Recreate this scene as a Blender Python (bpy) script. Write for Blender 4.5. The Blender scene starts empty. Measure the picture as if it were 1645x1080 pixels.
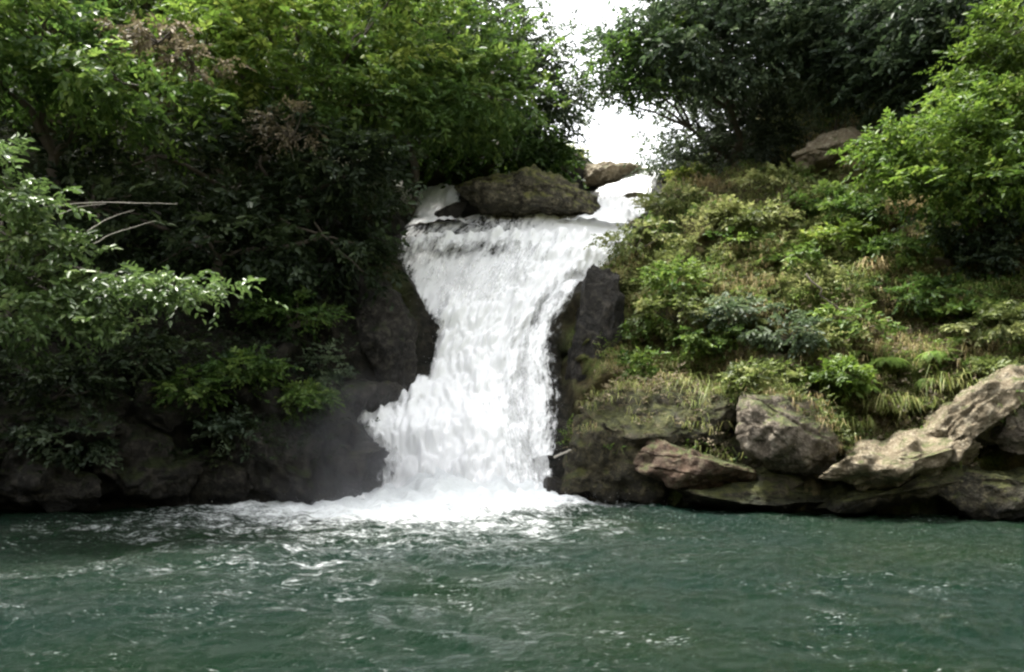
import bpy, bmesh, math, random
import numpy as np
from mathutils import Vector, Matrix, Euler
from mathutils.bvhtree import BVHTree

# ------------------------------------------------------------------ camera, sky, sun, exposure
SC = bpy.context.scene
COL = SC.collection
F_PX, IW, IH = 1250.0, 1645.0, 1080.0
CAM = np.array([0.0, 0.0, 1.7])
PITCH = math.radians(6.2)
cam_d = bpy.data.cameras.new("camera")
cam_d.sensor_width = 36.0
cam_d.lens = 36.0 * F_PX / IW
cam_d.clip_end = 500
cam = bpy.data.objects.new("camera", cam_d)
COL.objects.link(cam)
cam.location = CAM
cam.rotation_euler = (math.radians(90) + PITCH, 0, 0)
SC.camera = cam

SUN_EL, SUN_AZ = math.radians(68), math.radians(-62)      # azimuth from +Y, negative = to the left
w = bpy.data.worlds.new("World")
SC.world = w
w.use_nodes = True
nt = w.node_tree
bg = nt.nodes["Background"]
sky = nt.nodes.new("ShaderNodeTexSky")
sky.sky_type = 'NISHITA'
sky.sun_disc = False
sky.sun_elevation = SUN_EL
sky.sun_rotation = SUN_AZ
sky.dust_density = 4.0
sky.air_density = 1.0
hs = nt.nodes.new("ShaderNodeHueSaturation")
hs.inputs["Saturation"].default_value = 0.12
nt.links.new(sky.outputs[0], hs.inputs["Color"])
nt.links.new(hs.outputs[0], bg.inputs[0])
bg.inputs[1].default_value = 0.15

sd = bpy.data.lights.new("sun", 'SUN')
sd.energy = 2.9
sd.angle = math.radians(10)
sd.color = (1.0, 0.96, 0.88)
sun = bpy.data.objects.new("sun", sd)
COL.objects.link(sun)
sdir = Vector((math.sin(SUN_AZ) * math.cos(SUN_EL), math.cos(SUN_AZ) * math.cos(SUN_EL), math.sin(SUN_EL)))
sun.rotation_euler = sdir.to_track_quat('Z', 'Y').to_euler()

SC.view_settings.view_transform = 'Standard'
SC.view_settings.look = 'None'
SC.view_settings.exposure = 2.35
SC.view_settings.gamma = 1.0
SC.render.engine = 'CYCLES'
SC.cycles.use_denoising = True
SC.cycles.max_bounces = 8
SC.cycles.transparent_max_bounces = 16
SC.cycles.filter_width = 2.4
SC.cycles.sample_clamp_indirect = 8.0

# ------------------------------------------------------------------ helpers
R = np.random.default_rng(7)
CP, SP = math.cos(PITCH), math.sin(PITCH)


def ray(px, py):
    a, b = (px - IW / 2) / F_PX, (IH / 2 - py) / F_PX
    return np.array([a, CP - b * SP, SP + b * CP])


def at(px, py, depth):
    d = ray(px, py)
    return CAM + d * (depth / d[1])


def hash3(ix, iy, iz, seed):
    h = (ix.astype(np.int64) * 73856093) ^ (iy.astype(np.int64) * 19349663) ^ (iz.astype(np.int64) * 83492791) ^ (seed * 2654435761 % 4294967291)
    h = (h & 0xFFFFFFFF).astype(np.uint64)
    h = ((h ^ (h >> np.uint64(15))) * np.uint64(0x2C1B3C6D)) & np.uint64(0xFFFFFFFF)
    h = ((h ^ (h >> np.uint64(12))) * np.uint64(0x297A2D39)) & np.uint64(0xFFFFFFFF)
    h = h ^ (h >> np.uint64(15))
    return h.astype(np.float64) / 4294967295.0


def vnoise(p, seed=0):
    i = np.floor(p).astype(np.int64)
    f = p - i
    u = f * f * f * (f * (f * 6 - 15) + 10)
    r = 0
    for dx in (0, 1):
        for dy in (0, 1):
            for dz in (0, 1):
                wgt = (u[:, 0] if dx else 1 - u[:, 0]) * (u[:, 1] if dy else 1 - u[:, 1]) * (u[:, 2] if dz else 1 - u[:, 2])
                r = r + wgt * hash3(i[:, 0] + dx, i[:, 1] + dy, i[:, 2] + dz, seed)
    return r * 2 - 1


def fbm(p, octv=4, seed=0, gain=0.5):
    a, r = 1.0, 0
    q = np.array(p, dtype=float)
    for k in range(octv):
        r = r + a * vnoise(q, seed + k * 17)
        q = q * 2.03 + 11.7
        a *= gain
    return r


def norm(v):
    return v / np.maximum(np.linalg.norm(v, axis=-1, keepdims=True), 1e-9)


def mesh(name, verts, faces, mat, parent=None, attrs=None, smooth=False, loc=None):
    me = bpy.data.meshes.new(name)
    verts = np.asarray(verts, dtype=np.float32)
    if loc is not None:
        verts = verts - np.asarray(loc, dtype=np.float32)
    faces = np.asarray(faces, dtype=np.int32)
    k = faces.shape[1]
    me.vertices.add(len(verts))
    me.vertices.foreach_set("co", verts.ravel())
    me.loops.add(faces.size)
    me.loops.foreach_set("vertex_index", faces.ravel())
    me.polygons.add(len(faces))
    me.polygons.foreach_set("loop_start", np.arange(0, faces.size, k, dtype=np.int32))
    if smooth:
        me.polygons.foreach_set("use_smooth", np.ones(len(faces), dtype=bool))
    for an, av in (attrs or {}).items():
        av = np.asarray(av, dtype=np.float32)
        if av.ndim == 1:
            at_ = me.attributes.new(an, 'FLOAT', 'POINT')
            at_.data.foreach_set("value", av)
        else:
            at_ = me.attributes.new(an, 'FLOAT_VECTOR', 'POINT')
            at_.data.foreach_set("vector", av.ravel())
    me.update()
    me.validate()
    me.materials.append(mat)
    o = bpy.data.objects.new(name, me)
    COL.objects.link(o)
    if parent is not None:
        o.parent = parent
    elif loc is not None:
        o.location = loc
    return o


def tag(o, label=None, cat=None, group=None, kind=None):
    if label: o["label"] = label
    if cat: o["category"] = cat
    if group: o["group"] = group
    if kind: o["kind"] = kind
    return o


def thing(name, loc, label, cat, group=None):
    o = bpy.data.objects.new(name, None)
    o.empty_display_size = 0.2
    o.location = loc
    COL.objects.link(o)
    return tag(o, label, cat, group)


def grid_faces(nu, nv):                       # verts index = i*nv + j
    i, j = np.meshgrid(np.arange(nu - 1), np.arange(nv - 1), indexing='ij')
    a = (i * nv + j).ravel()
    return np.stack([a, a + nv, a + nv + 1, a + 1], 1)


def tube_arrays(paths):
    """paths: list of (points Nx3, radii N). returns verts, quads"""
    V, Q, off = [], [], 0
    S = 7
    ang = np.linspace(0, 2 * math.pi, S, endpoint=False)
    for P, rr in paths:
        P = np.asarray(P, float)
        T = norm(np.gradient(P, axis=0))
        ref = np.array([0.31, 0.9, 0.13])
        A = norm(np.cross(T, ref))
        B = np.cross(T, A)
        rr = np.asarray(rr)
        ring = P[:, None, :] + rr[:, None, None] * (np.cos(ang)[None, :, None] * A[:, None, :] + np.sin(ang)[None, :, None] * B[:, None, :])
        n = len(P)
        V.append(ring.reshape(-1, 3))
        i, j = np.meshgrid(np.arange(n - 1), np.arange(S), indexing='ij')
        a = (i * S + j).ravel()
        b = (i * S + (j + 1) % S).ravel()
        Q.append(np.stack([a, b, b + S, a + S], 1) + off)
        off += n * S
    return np.concatenate(V), np.concatenate(Q)


def wiggle(p0, p1, n, amp, r0, r1, sag=0.0):
    t = np.linspace(0, 1, n)[:, None]
    P = np.asarray(p0) * (1 - t) + np.asarray(p1) * t
    off = fbm(np.concatenate([t * 3, t * 0 + R.random() * 50, t * 0 + R.random() * 50], 1), 2, 3)
    off2 = fbm(np.concatenate([t * 3, t * 0 + R.random() * 50, t * 0 + R.random() * 50], 1), 2, 5)
    env = np.sin(t[:, 0] * math.pi)
    P[:, 0] += off * amp * env
    P[:, 1] += off2 * amp * env
    P[:, 2] += off2 * amp * 0.5 * env - sag * env
    return P, np.linspace(r0, r1, n)


def leaves_arrays(pos, axis, nrm, length, wid, tint):
    """six-vertex folded leaves"""
    axis = norm(axis)
    side = norm(np.cross(nrm, axis))
    up = np.cross(axis, side)
    L = length[:, None]
    W = L * wid
    v0 = pos
    l1 = pos + axis * L * .33 - side * W * .5 + up * W * .22
    l2 = pos + axis * L * .68 - side * W * .38 + up * W * .12
    tip = pos + axis * L - up * L * .10
    r2 = pos + axis * L * .68 + side * W * .38 + up * W * .12
    r1 = pos + axis * L * .33 + side * W * .5 + up * W * .22
    V = np.stack([v0, r1, r2, tip, l2, l1], 1).reshape(-1, 3)
    b = (np.arange(len(pos)) * 6)[:, None]
    Q = np.concatenate([b + np.array([[0, 1, 2, 3]]), b + np.array([[0, 3, 4, 5]])], 0)
    return V, Q, np.repeat(tint, 6)


def spray_leaves(starts, dirs, L, n, leaf, wid, tint, droop=0.3, flat=0.6):
    """leafy twigs: n leaves along each twig, alternating sides"""
    m = len(starts)
    dirs = norm(dirs)
    t = ((np.arange(n) + 0.7) / n)[None, :, None]
    Ls = (L * R.uniform(.6, 1.3, m))[:, None, None]
    pos = starts[:, None, :] + dirs[:, None, :] * Ls * t
    pos[:, :, 2] -= (droop * Ls[:, :, 0]) * t[:, :, 0] ** 2
    upv = norm(np.array([0, 0, 1.0]) + R.normal(0, 0.35, (m, 3)))
    side = norm(np.cross(dirs, upv))
    sgn = np.where(np.arange(n) % 2 == 0, 1.0, -1.0)[None, :, None]
    ax = dirs[:, None, :] * (0.45 + 0.5 * t) + side[:, None, :] * sgn * 0.8 + R.normal(0, .28, (m, n, 3))
    ax[:, :, 2] -= droop * 0.8
    nr = upv[:, None, :] * flat + R.normal(0, .35, (m, n, 3))
    ln = leaf * R.uniform(.6, 1.25, (m, n))
    tn = np.clip(tint[:, None] + R.normal(0, .13, (m, n)), 0, 1)
    return leaves_arrays(pos.reshape(-1, 3), ax.reshape(-1, 3), nr.reshape(-1, 3), ln.ravel(), wid, tn.ravel())


def blob_sprays(blobs, n_clump, per, clump_r, tint0=.5, hollow=.5, seed=0):
    """clump centres spread through ellipsoids; returns starts, dirs, tint, clump centres"""
    vol = np.array([b[1][0] * b[1][1] + b[1][0] * b[1][2] + b[1][1] * b[1][2] for b in blobs])
    which = R.choice(len(blobs), n_clump, p=vol / vol.sum())
    C = np.array([b[0] for b in blobs])[which]
    S = np.array([b[1] for b in blobs])[which]
    d = norm(R.normal(0, 1, (n_clump, 3)))
    r = R.uniform(hollow, 1.05, n_clump)[:, None]
    cc = C + d * S * r
    keep = fbm(cc * 0.7 + 31.7, 2, seed + 5) > -0.55
    if keep.sum() < 5:
        keep[:] = True
    cc, d = cc[keep], d[keep]
    n = len(cc)
    st = np.repeat(cc, per, 0) + R.normal(0, 1, (n * per, 3)) * clump_r * np.array([1.1, 1.1, .3])
    od = np.repeat(d, per, 0)
    az = R.uniform(0, 2 * math.pi, n * per)
    dirs = np.stack([np.cos(az), np.sin(az), R.normal(0.05, .25, n * per)], 1) * 0.9 + od * 0.9
    tint = np.repeat(np.clip(tint0 + R.normal(0, .2, n), 0, 1), per)
    return st, dirs, tint, cc


# ------------------------------------------------------------------ materials
def new_mat(name):
    m = bpy.data.materials.new(name)
    m.use_nodes = True
    N, Lk = m.node_tree.nodes, m.node_tree.links
    return m, N, Lk, N["Principled BSDF"], N["Material Output"]


def ramp(N, pts):
    r = N.new("ShaderNodeValToRGB")
    e = r.color_ramp.elements
    while len(e) < len(pts):
        e.new(0.5)
    for k, (p, c) in enumerate(pts):
        e[k].position = p
        e[k].color = (*c, 1) if len(c) == 3 else c
    return r


def noise_node(N, Lk, vec, scale, detail=6, rough=.55):
    n = N.new("ShaderNodeTexNoise")
    n.inputs["Scale"].default_value = scale
    n.inputs["Detail"].default_value = detail
    n.inputs["Roughness"].default_value = rough
    if vec is not None:
        Lk.new(vec, n.inputs["Vector"])
    return n


def math_node(N, Lk, op, a, b=None, clamp=False):
    n = N.new("ShaderNodeMath")
    n.operation = op
    n.use_clamp = clamp
    for k, v in enumerate((a, b)):
        if v is None:
            continue
        if isinstance(v, (int, float)):
            n.inputs[k].default_value = v
        else:
            Lk.new(v, n.inputs[k])
    return n.outputs[0]


def mixc(N, Lk, fac, a, b):
    n = N.new("ShaderNodeMix")
    n.data_type = 'RGBA'
    for sock, v in ((n.inputs[0], fac), (n.inputs[6], a), (n.inputs[7], b)):
        if isinstance(v, (int, float)):
            sock.default_value = v
        elif isinstance(v, tuple):
            sock.default_value = (*v, 1)
        else:
            Lk.new(v, sock)
    return n.outputs[2]


def maprange(N, Lk, v, a, b, c=0.0, d=1.0):
    n = N.new("ShaderNodeMapRange")
    n.interpolation_type = 'SMOOTHSTEP'
    Lk.new(v, n.inputs[0])
    for k, x in enumerate((a, b, c, d)):
        n.inputs[k + 1].default_value = x
    return n.outputs[0]


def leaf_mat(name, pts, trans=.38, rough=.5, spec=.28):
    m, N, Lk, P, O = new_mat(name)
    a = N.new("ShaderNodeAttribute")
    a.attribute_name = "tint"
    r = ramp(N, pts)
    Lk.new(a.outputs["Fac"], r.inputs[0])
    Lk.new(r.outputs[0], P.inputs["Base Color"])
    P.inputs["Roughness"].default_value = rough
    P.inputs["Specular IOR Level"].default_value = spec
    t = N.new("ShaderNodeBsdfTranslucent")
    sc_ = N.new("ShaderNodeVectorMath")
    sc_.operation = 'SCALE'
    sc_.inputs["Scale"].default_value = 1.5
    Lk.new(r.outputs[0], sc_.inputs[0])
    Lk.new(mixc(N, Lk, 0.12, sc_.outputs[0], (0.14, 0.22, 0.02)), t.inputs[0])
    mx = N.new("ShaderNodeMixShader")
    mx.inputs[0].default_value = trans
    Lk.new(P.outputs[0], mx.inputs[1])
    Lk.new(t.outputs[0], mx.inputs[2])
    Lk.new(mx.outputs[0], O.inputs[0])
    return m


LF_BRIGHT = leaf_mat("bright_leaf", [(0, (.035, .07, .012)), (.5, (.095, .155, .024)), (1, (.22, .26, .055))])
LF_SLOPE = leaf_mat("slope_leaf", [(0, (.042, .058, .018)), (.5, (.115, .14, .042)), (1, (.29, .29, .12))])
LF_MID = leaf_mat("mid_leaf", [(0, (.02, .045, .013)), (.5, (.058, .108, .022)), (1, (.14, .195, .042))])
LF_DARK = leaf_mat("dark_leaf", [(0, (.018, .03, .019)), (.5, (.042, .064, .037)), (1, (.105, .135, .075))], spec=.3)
LF_DEEP = leaf_mat("deep_shade_leaf", [(0, (.009, .015, .008)), (.5, (.022, .035, .015)), (1, (.06, .08, .032))], trans=.2, spec=.15)  # leaf colour darkened to carry the shade under the left canopy
LF_GREY = leaf_mat("grey_leaf", [(0, (.024, .033, .022)), (.5, (.05, .066, .042)), (1, (.11, .13, .075))])  # grey of the distant haze is put into this leaf colour
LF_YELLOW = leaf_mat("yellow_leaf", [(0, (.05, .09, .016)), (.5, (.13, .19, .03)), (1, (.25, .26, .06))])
LF_NEAR = leaf_mat("near_leaf", [(0, (.035, .06, .02)), (.5, (.08, .13, .04)), (1, (.2, .25, .1))], trans=.3, rough=.35)
LF_FERN = leaf_mat("fern_leaf", [(0, (.05, .1, .018)), (.5, (.12, .2, .03)), (1, (.2, .29, .06))])
LF_BROWN = leaf_mat("withered_leaf", [(0, (.045, .037, .022)), (.5, (.12, .096, .058)), (1, (.27, .22, .15))], trans=.15, rough=.7)
LF_GRASS = leaf_mat("grass_blade", [(0, (.07, .11, .025)), (.5, (.16, .19, .05)), (1, (.33, .3, .13))], trans=.3)
LF_STRAW = leaf_mat("dry_grass", [(0, (.12, .09, .04)), (.5, (.25, .19, .09)), (1, (.42, .34, .18))], trans=.25, rough=.6)


def bark_mat(name, c1, c2):
    m, N, Lk, P, O = new_mat(name)
    g = N.new("ShaderNodeTexCoord")
    n = noise_node(N, Lk, g.outputs["Object"], 14)
    Lk.new(mixc(N, Lk, n.outputs[0], c1, c2), P.inputs["Base Color"])
    P.inputs["Roughness"].default_value = .85
    b = N.new("ShaderNodeBump")
    b.inputs["Strength"].default_value = .5
    Lk.new(n.outputs[0], b.inputs["Height"])
    Lk.new(b.outputs[0], P.inputs["Normal"])
    return m


BARK = bark_mat("bark", (.03, .025, .018), (.1, .08, .06))
BARK_PALE = bark_mat("pale_bark", (.2, .18, .15), (.45, .42, .37))


def rock_mat(name, c1, c2, c3, moss=.4, rough=.8, spec=.3, mossc=((.03, .04, .012), (.085, .09, .028))):
    m, N, Lk, P, O = new_mat(name)
    tc = N.new("ShaderNodeTexCoord")
    ob = tc.outputs["Object"]
    n1 = noise_node(N, Lk, ob, 1.3, 8, .6)
    n2 = noise_node(N, Lk, ob, 6, 9, .7)
    n3 = noise_node(N, Lk, ob, 30, 5, .65)
    c = mixc(N, Lk, maprange(N, Lk, n1.outputs[0], .36, .64), c1, c2)
    c = mixc(N, Lk, maprange(N, Lk, n2.outputs[0], .48, .62), c, c3)
    n4 = noise_node(N, Lk, ob, 11, 6, .7)
    c = mixc(N, Lk, maprange(N, Lk, n4.outputs[0], .52, .68, 0, .75), c, tuple(x * .35 for x in c1))
    spk = maprange(N, Lk, n3.outputs[0], .55, .66)
    c = mixc(N, Lk, math_node(N, Lk, 'MULTIPLY', spk, .5), c, tuple(min(1, x * 1.7) for x in c3))
    geo = N.new("ShaderNodeNewGeometry")
    sx = N.new("ShaderNodeSeparateXYZ")
    Lk.new(geo.outputs["Normal"], sx.inputs[0])
    nm = noise_node(N, Lk, ob, 3.2, 9, .72)
    mm = math_node(N, Lk, 'ADD', math_node(N, Lk, 'MULTIPLY', sx.outputs[2], .35), nm.outputs[0])
    mf = maprange(N, Lk, mm, 1.05 - moss, 1.22 - moss)
    mc = mixc(N, Lk, maprange(N, Lk, n2.outputs[0], .35, .65), mossc[0], mossc[1])
    c = mixc(N, Lk, mf, c, mc)
    Lk.new(c, P.inputs["Base Color"])
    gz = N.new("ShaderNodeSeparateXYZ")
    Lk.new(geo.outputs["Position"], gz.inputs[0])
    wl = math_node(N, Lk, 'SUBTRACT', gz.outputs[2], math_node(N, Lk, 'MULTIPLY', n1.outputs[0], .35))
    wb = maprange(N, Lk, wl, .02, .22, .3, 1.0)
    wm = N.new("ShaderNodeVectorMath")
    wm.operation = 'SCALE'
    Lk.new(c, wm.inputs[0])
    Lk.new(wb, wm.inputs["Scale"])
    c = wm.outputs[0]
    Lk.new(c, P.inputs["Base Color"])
    P.inputs["Specular IOR Level"].default_value = spec
    P.inputs["Roughness"].default_value = rough
    vo = N.new("ShaderNodeTexVoronoi")
    vo.feature = 'DISTANCE_TO_EDGE'
    vo.inputs["Scale"].default_value = 1.8
    wv = N.new("ShaderNodeVectorMath")
    wv.operation = 'ADD'
    Lk.new(ob, wv.inputs[0])
    Lk.new(n1.outputs["Color"], wv.inputs[1])
    Lk.new(wv.outputs[0], vo.inputs["Vector"])
    crack = maprange(N, Lk, vo.outputs[0], 0, .05)
    h = math_node(N, Lk, 'ADD', math_node(N, Lk, 'MULTIPLY', n2.outputs[0], 1.0), math_node(N, Lk, 'MULTIPLY', n3.outputs[0], .5))
    h = math_node(N, Lk, 'ADD', h, math_node(N, Lk, 'MULTIPLY', crack, .25))
    b = N.new("ShaderNodeBump")
    b.inputs["Strength"].default_value = 1.0
    b.inputs["Distance"].default_value = .09
    Lk.new(h, b.inputs["Height"])
    Lk.new(b.outputs[0], P.inputs["Normal"])
    return m


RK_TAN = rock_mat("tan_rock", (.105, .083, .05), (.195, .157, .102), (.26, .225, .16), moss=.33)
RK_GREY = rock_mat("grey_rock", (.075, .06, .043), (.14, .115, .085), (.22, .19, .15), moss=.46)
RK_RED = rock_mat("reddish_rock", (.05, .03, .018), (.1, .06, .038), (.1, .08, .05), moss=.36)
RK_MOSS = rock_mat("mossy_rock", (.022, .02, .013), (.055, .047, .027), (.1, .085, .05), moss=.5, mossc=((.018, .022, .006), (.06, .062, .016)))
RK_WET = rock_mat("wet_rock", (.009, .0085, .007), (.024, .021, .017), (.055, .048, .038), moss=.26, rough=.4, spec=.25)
RK_DARK = rock_mat("dark_rock", (.009, .0085, .007), (.024, .021, .017), (.058, .052, .042), moss=.42, rough=.55, spec=.25, mossc=((.009, .014, .005), (.03, .036, .012)))  # wet rock, coloured darker still to hold the left bank's shade
RK_BOULD = rock_mat("boulder_rock", (.03, .026, .018), (.07, .062, .042), (.18, .158, .108), moss=.47, mossc=((.035, .04, .012), (.17, .165, .05)))  # moss brightened on upward faces to paint in the lit top
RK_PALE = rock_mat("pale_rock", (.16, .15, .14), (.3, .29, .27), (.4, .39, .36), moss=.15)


def terrain_mat():
    m, N, Lk, P, O = new_mat("hillside_soil")
    tc = N.new("ShaderNodeTexCoord")
    ob = tc.outputs["Object"]
    n1 = noise_node(N, Lk, ob, .8, 8, .6)
    n2 = noise_node(N, Lk, ob, 4, 8, .65)
    n3 = noise_node(N, Lk, ob, 20, 5, .6)
    soil = mixc(N, Lk, maprange(N, Lk, n2.outputs[0], .35, .65), (.045, .036, .02), (.12, .1, .045))
    moss = mixc(N, Lk, maprange(N, Lk, n3.outputs[0], .35, .65), (.035, .05, .012), (.1, .12, .03))
    c = mixc(N, Lk, maprange(N, Lk, n1.outputs[0], .42, .58), soil, moss)
    wet = N.new("ShaderNodeAttribute")
    wet.attribute_name = "wet"
    wr = mixc(N, Lk, maprange(N, Lk, n2.outputs[0], .4, .65), (.009, .009, .007), (.03, .027, .02))  # dark tone for wet rock and for the shade painted on the left
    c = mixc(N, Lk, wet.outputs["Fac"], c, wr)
    Lk.new(c, P.inputs["Base Color"])
    r = math_node(N, Lk, 'SUBTRACT', .9, math_node(N, Lk, 'MULTIPLY', wet.outputs["Fac"], .4))
    Lk.new(r, P.inputs["Roughness"])
    P.inputs["Specular IOR Level"].default_value = .12
    b = N.new("ShaderNodeBump")
    b.inputs["Strength"].default_value = .9
    b.inputs["Distance"].default_value = .12
    Lk.new(math_node(N, Lk, 'ADD', n2.outputs[0], math_node(N, Lk, 'MULTIPLY', n3.outputs[0], .5)), b.inputs["Height"])
    Lk.new(b.outputs[0], P.inputs["Normal"])
    return m


def fall_mat():
    """aerated water: white where thick, see-through where the sheet is thin"""
    m, N, Lk, P, O = new_mat("white_water")
    fl = N.new("ShaderNodeAttribute")
    fl.attribute_name = "flow"
    de = N.new("ShaderNodeAttribute")
    de.attribute_name = "thick"
    mp = N.new("ShaderNodeMapping")
    mp.inputs["Scale"].default_value = (4.5, 1.1, 1)
    Lk.new(fl.outputs["Vector"], mp.inputs[0])
    n1 = noise_node(N, Lk, mp.outputs[0], 1.0, 7, .62)
    mp2 = N.new("ShaderNodeMapping")
    mp2.inputs["Scale"].default_value = (14, 4.5, 1)
    Lk.new(fl.outputs["Vector"], mp2.inputs[0])
    n2 = noise_node(N, Lk, mp2.outputs[0], 1.0, 5, .6)
    s = math_node(N, Lk, 'ADD', math_node(N, Lk, 'MULTIPLY', n1.outputs[0], .62), math_node(N, Lk, 'MULTIPLY', n2.outputs[0], .38))
    s = math_node(N, Lk, 'SUBTRACT', s, .5)
    a = math_node(N, Lk, 'ADD', de.outputs["Fac"], math_node(N, Lk, 'MULTIPLY', s, 2.6))
    alpha = maprange(N, Lk, a, .16, .78)
    P.inputs["Base Color"].default_value = (.95, .955, .96, 1)
    P.inputs["Roughness"].default_value = .6
    tl = N.new("ShaderNodeBsdfTranslucent")
    tl.inputs[0].default_value = (.95, .955, .96, 1)
    mx0 = N.new("ShaderNodeMixShader")
    mx0.inputs[0].default_value = .15
    Lk.new(P.outputs[0], mx0.inputs[1])
    Lk.new(tl.outputs[0], mx0.inputs[2])
    tr = N.new("ShaderNodeBsdfTransparent")
    mx = N.new("ShaderNodeMixShader")
    Lk.new(alpha, mx.inputs[0])
    Lk.new(tr.outputs[0], mx.inputs[1])
    Lk.new(mx0.outputs[0], mx.inputs[2])
    Lk.new(mx.outputs[0], O.inputs[0])
    b = N.new("ShaderNodeBump")
    b.inputs["Strength"].default_value = .12
    b.inputs["Distance"].default_value = .03
    Lk.new(s, b.inputs["Height"])
    Lk.new(b.outputs[0], P.inputs["Normal"])
    return m


def pool_mat():
    m, N, Lk, P, O = new_mat("pool_water")
    tc = N.new("ShaderNodeTexCoord")
    ob = tc.outputs["Object"]
    fo = N.new("ShaderNodeAttribute")
    fo.attribute_name = "foam"
    mp = N.new("ShaderNodeMapping")
    mp.inputs["Scale"].default_value = (1.0, 2.3, 1)
    Lk.new(ob, mp.inputs[0])
    n1 = noise_node(N, Lk, mp.outputs[0], 1.6, 9, .74)
    n2 = noise_node(N, Lk, mp.outputs[0], 10, 6, .75)
    s = math_node(N, Lk, 'ADD', math_node(N, Lk, 'MULTIPLY', n1.outputs[0], .55), math_node(N, Lk, 'MULTIPLY', n2.outputs[0], .45))
    a = math_node(N, Lk, 'ADD', fo.outputs["Fac"], math_node(N, Lk, 'MULTIPLY', math_node(N, Lk, 'SUBTRACT', s, .5), 2.4))
    f = maprange(N, Lk, a, .42, 1.05)
    f = math_node(N, Lk, 'MULTIPLY', f, .93)
    mp3 = N.new("ShaderNodeMapping")
    mp3.inputs["Scale"].default_value = (.7, 2.6, 1)
    mp3.inputs["Rotation"].default_value = (0, 0, .12)
    Lk.new(ob, mp3.inputs[0])
    fn = noise_node(N, Lk, mp3.outputs[0], 17, 4, .65)
    fm = noise_node(N, Lk, ob, .9, 4, .6)
    fl = math_node(N, Lk, 'ADD', fn.outputs[0], math_node(N, Lk, 'MULTIPLY', math_node(N, Lk, 'SUBTRACT', fm.outputs[0], .5), .5))
    fleck = math_node(N, Lk, 'MULTIPLY', maprange(N, Lk, fl, .63, .8), .42)
    f = math_node(N, Lk, 'MAXIMUM', f, fleck)
    big = noise_node(N, Lk, ob, .22, 3)
    base = mixc(N, Lk, maprange(N, Lk, big.outputs[0], .35, .65), (.0006, .0095, .0054), (.0022, .0108, .003))
    Lk.new(mixc(N, Lk, f, base, (.82, .85, .86)), P.inputs["Base Color"])
    Lk.new(math_node(N, Lk, 'ADD', .04, math_node(N, Lk, 'MULTIPLY', f, .5)), P.inputs["Roughness"])
    P.inputs["IOR"].default_value = 1.33
    P.inputs["Specular IOR Level"].default_value = .3
    w1 = noise_node(N, Lk, mp.outputs[0], 5, 7, .72)
    w2 = noise_node(N, Lk, mp.outputs[0], 19, 3, .6)
    h = math_node(N, Lk, 'ADD', w1.outputs[0], math_node(N, Lk, 'MULTIPLY', w2.outputs[0], .35))
    b = N.new("ShaderNodeBump")
    b.inputs["Strength"].default_value = 1.0
    b.inputs["Distance"].default_value = .07
    Lk.new(h, b.inputs["Height"])
    Lk.new(b.outputs[0], P.inputs["Normal"])
    return m


FALL = fall_mat()

# ------------------------------------------------------------------ the stream bed: rows of (left px, right px, py, depth)
ROWS = [(560, 912, 814, 16.3), (596, 902, 796, 16.9), (616, 897, 755, 17.15), (598, 893, 724, 17.35), (582, 890, 698, 17.45), (574, 888, 672, 17.7), (618, 885, 642, 18.1),
        (684, 878, 604, 18.5), (700, 872, 560, 18.75), (692, 874, 515, 19.0), (674, 896, 482, 19.25), (660, 938, 455, 19.55),
        (640, 985, 428, 19.9), (630, 996, 396, 20.3), (648, 1012, 366, 20.8), (662, 1018, 358, 21.6)]
UP_L = [(650, 790, 368, 20.75), (664, 742, 352, 21.6), (668, 740, 330, 22.4), (668, 738, 306, 23.4)]
UP_R = [(860, 1008, 366, 20.75), (945, 1030, 348, 21.7), (952, 1042, 325, 23.0), (960, 1052, 304, 24.4), (1000, 1062, 288, 26.0), (1010, 1068, 278, 27.2)]


def row_pts(rows):
    L = np.array([at(a, c, d) for a, b, c, d in rows])
    Rr = np.array([at(b, c, d) for a, b, c, d in rows])
    return L, Rr


mL, mR = row_pts(ROWS)
mR[-3], mR[-2], mR[-1] = at(1000, 388, 20.45), at(1022, 350, 21.2), at(1032, 338, 22.2)
uL0, uL1 = row_pts(UP_L)
uR0, uR1 = row_pts(UP_R)
# envelope of the channel along y
CH_Y = np.concatenate([mL[:, 1], [21.9, 22.4, 23.4, 24.4, 26.0, 27.2, 40]])
CH_L = np.concatenate([mL[:, 0], [uL0[1][0], uL0[2][0], uL0[3][0], 0.8, 3.0, 3.4, 4.0]])
CH_R = np.concatenate([mR[:, 0], [uR1[1][0], uR1[1][0] + .3, uR1[2][0] + .2, uR1[3][0], uR1[4][0], uR1[5][0], 9.0]])
CH_Z = np.concatenate([mL[:, 2], [7.25, 7.8, 8.4, uR1[3][2], uR1[4][2], uR1[5][2] - .1, 8.0]])
CH_Z[0] = -0.3

SHX = [-60, -20, -13, -10, -7, -4, -2.8, 1.2, 3, 5, 7, 9, 11, 13, 20, 60]
SHY = [-40, 2, 10, 14.2, 15.6, 16.5, 16.7, 16.6, 16.1, 15.2, 14.7, 14.2, 13.0, 10.5, 0, -40]
PL_S = [-60, -1, -.15, .1, .5, 1.2, 2.2, 4, 8, 14, 40]
PL_Z = [-1.2, -1.0, -.5, .6, 2.3, 3.9, 5.2, 7.2, 12.5, 20, 44]
PR_S = [-60, -1, -.2, .1, .5, 1.0, 2.0, 3.2, 5, 7, 9, 12, 16, 40]
PR_Z = [-1.2, -1.0, -.5, .3, 1.0, 1.7, 3.0, 4.7, 6.8, 8.2, 8.9, 9.8, 15, 44]


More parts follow.
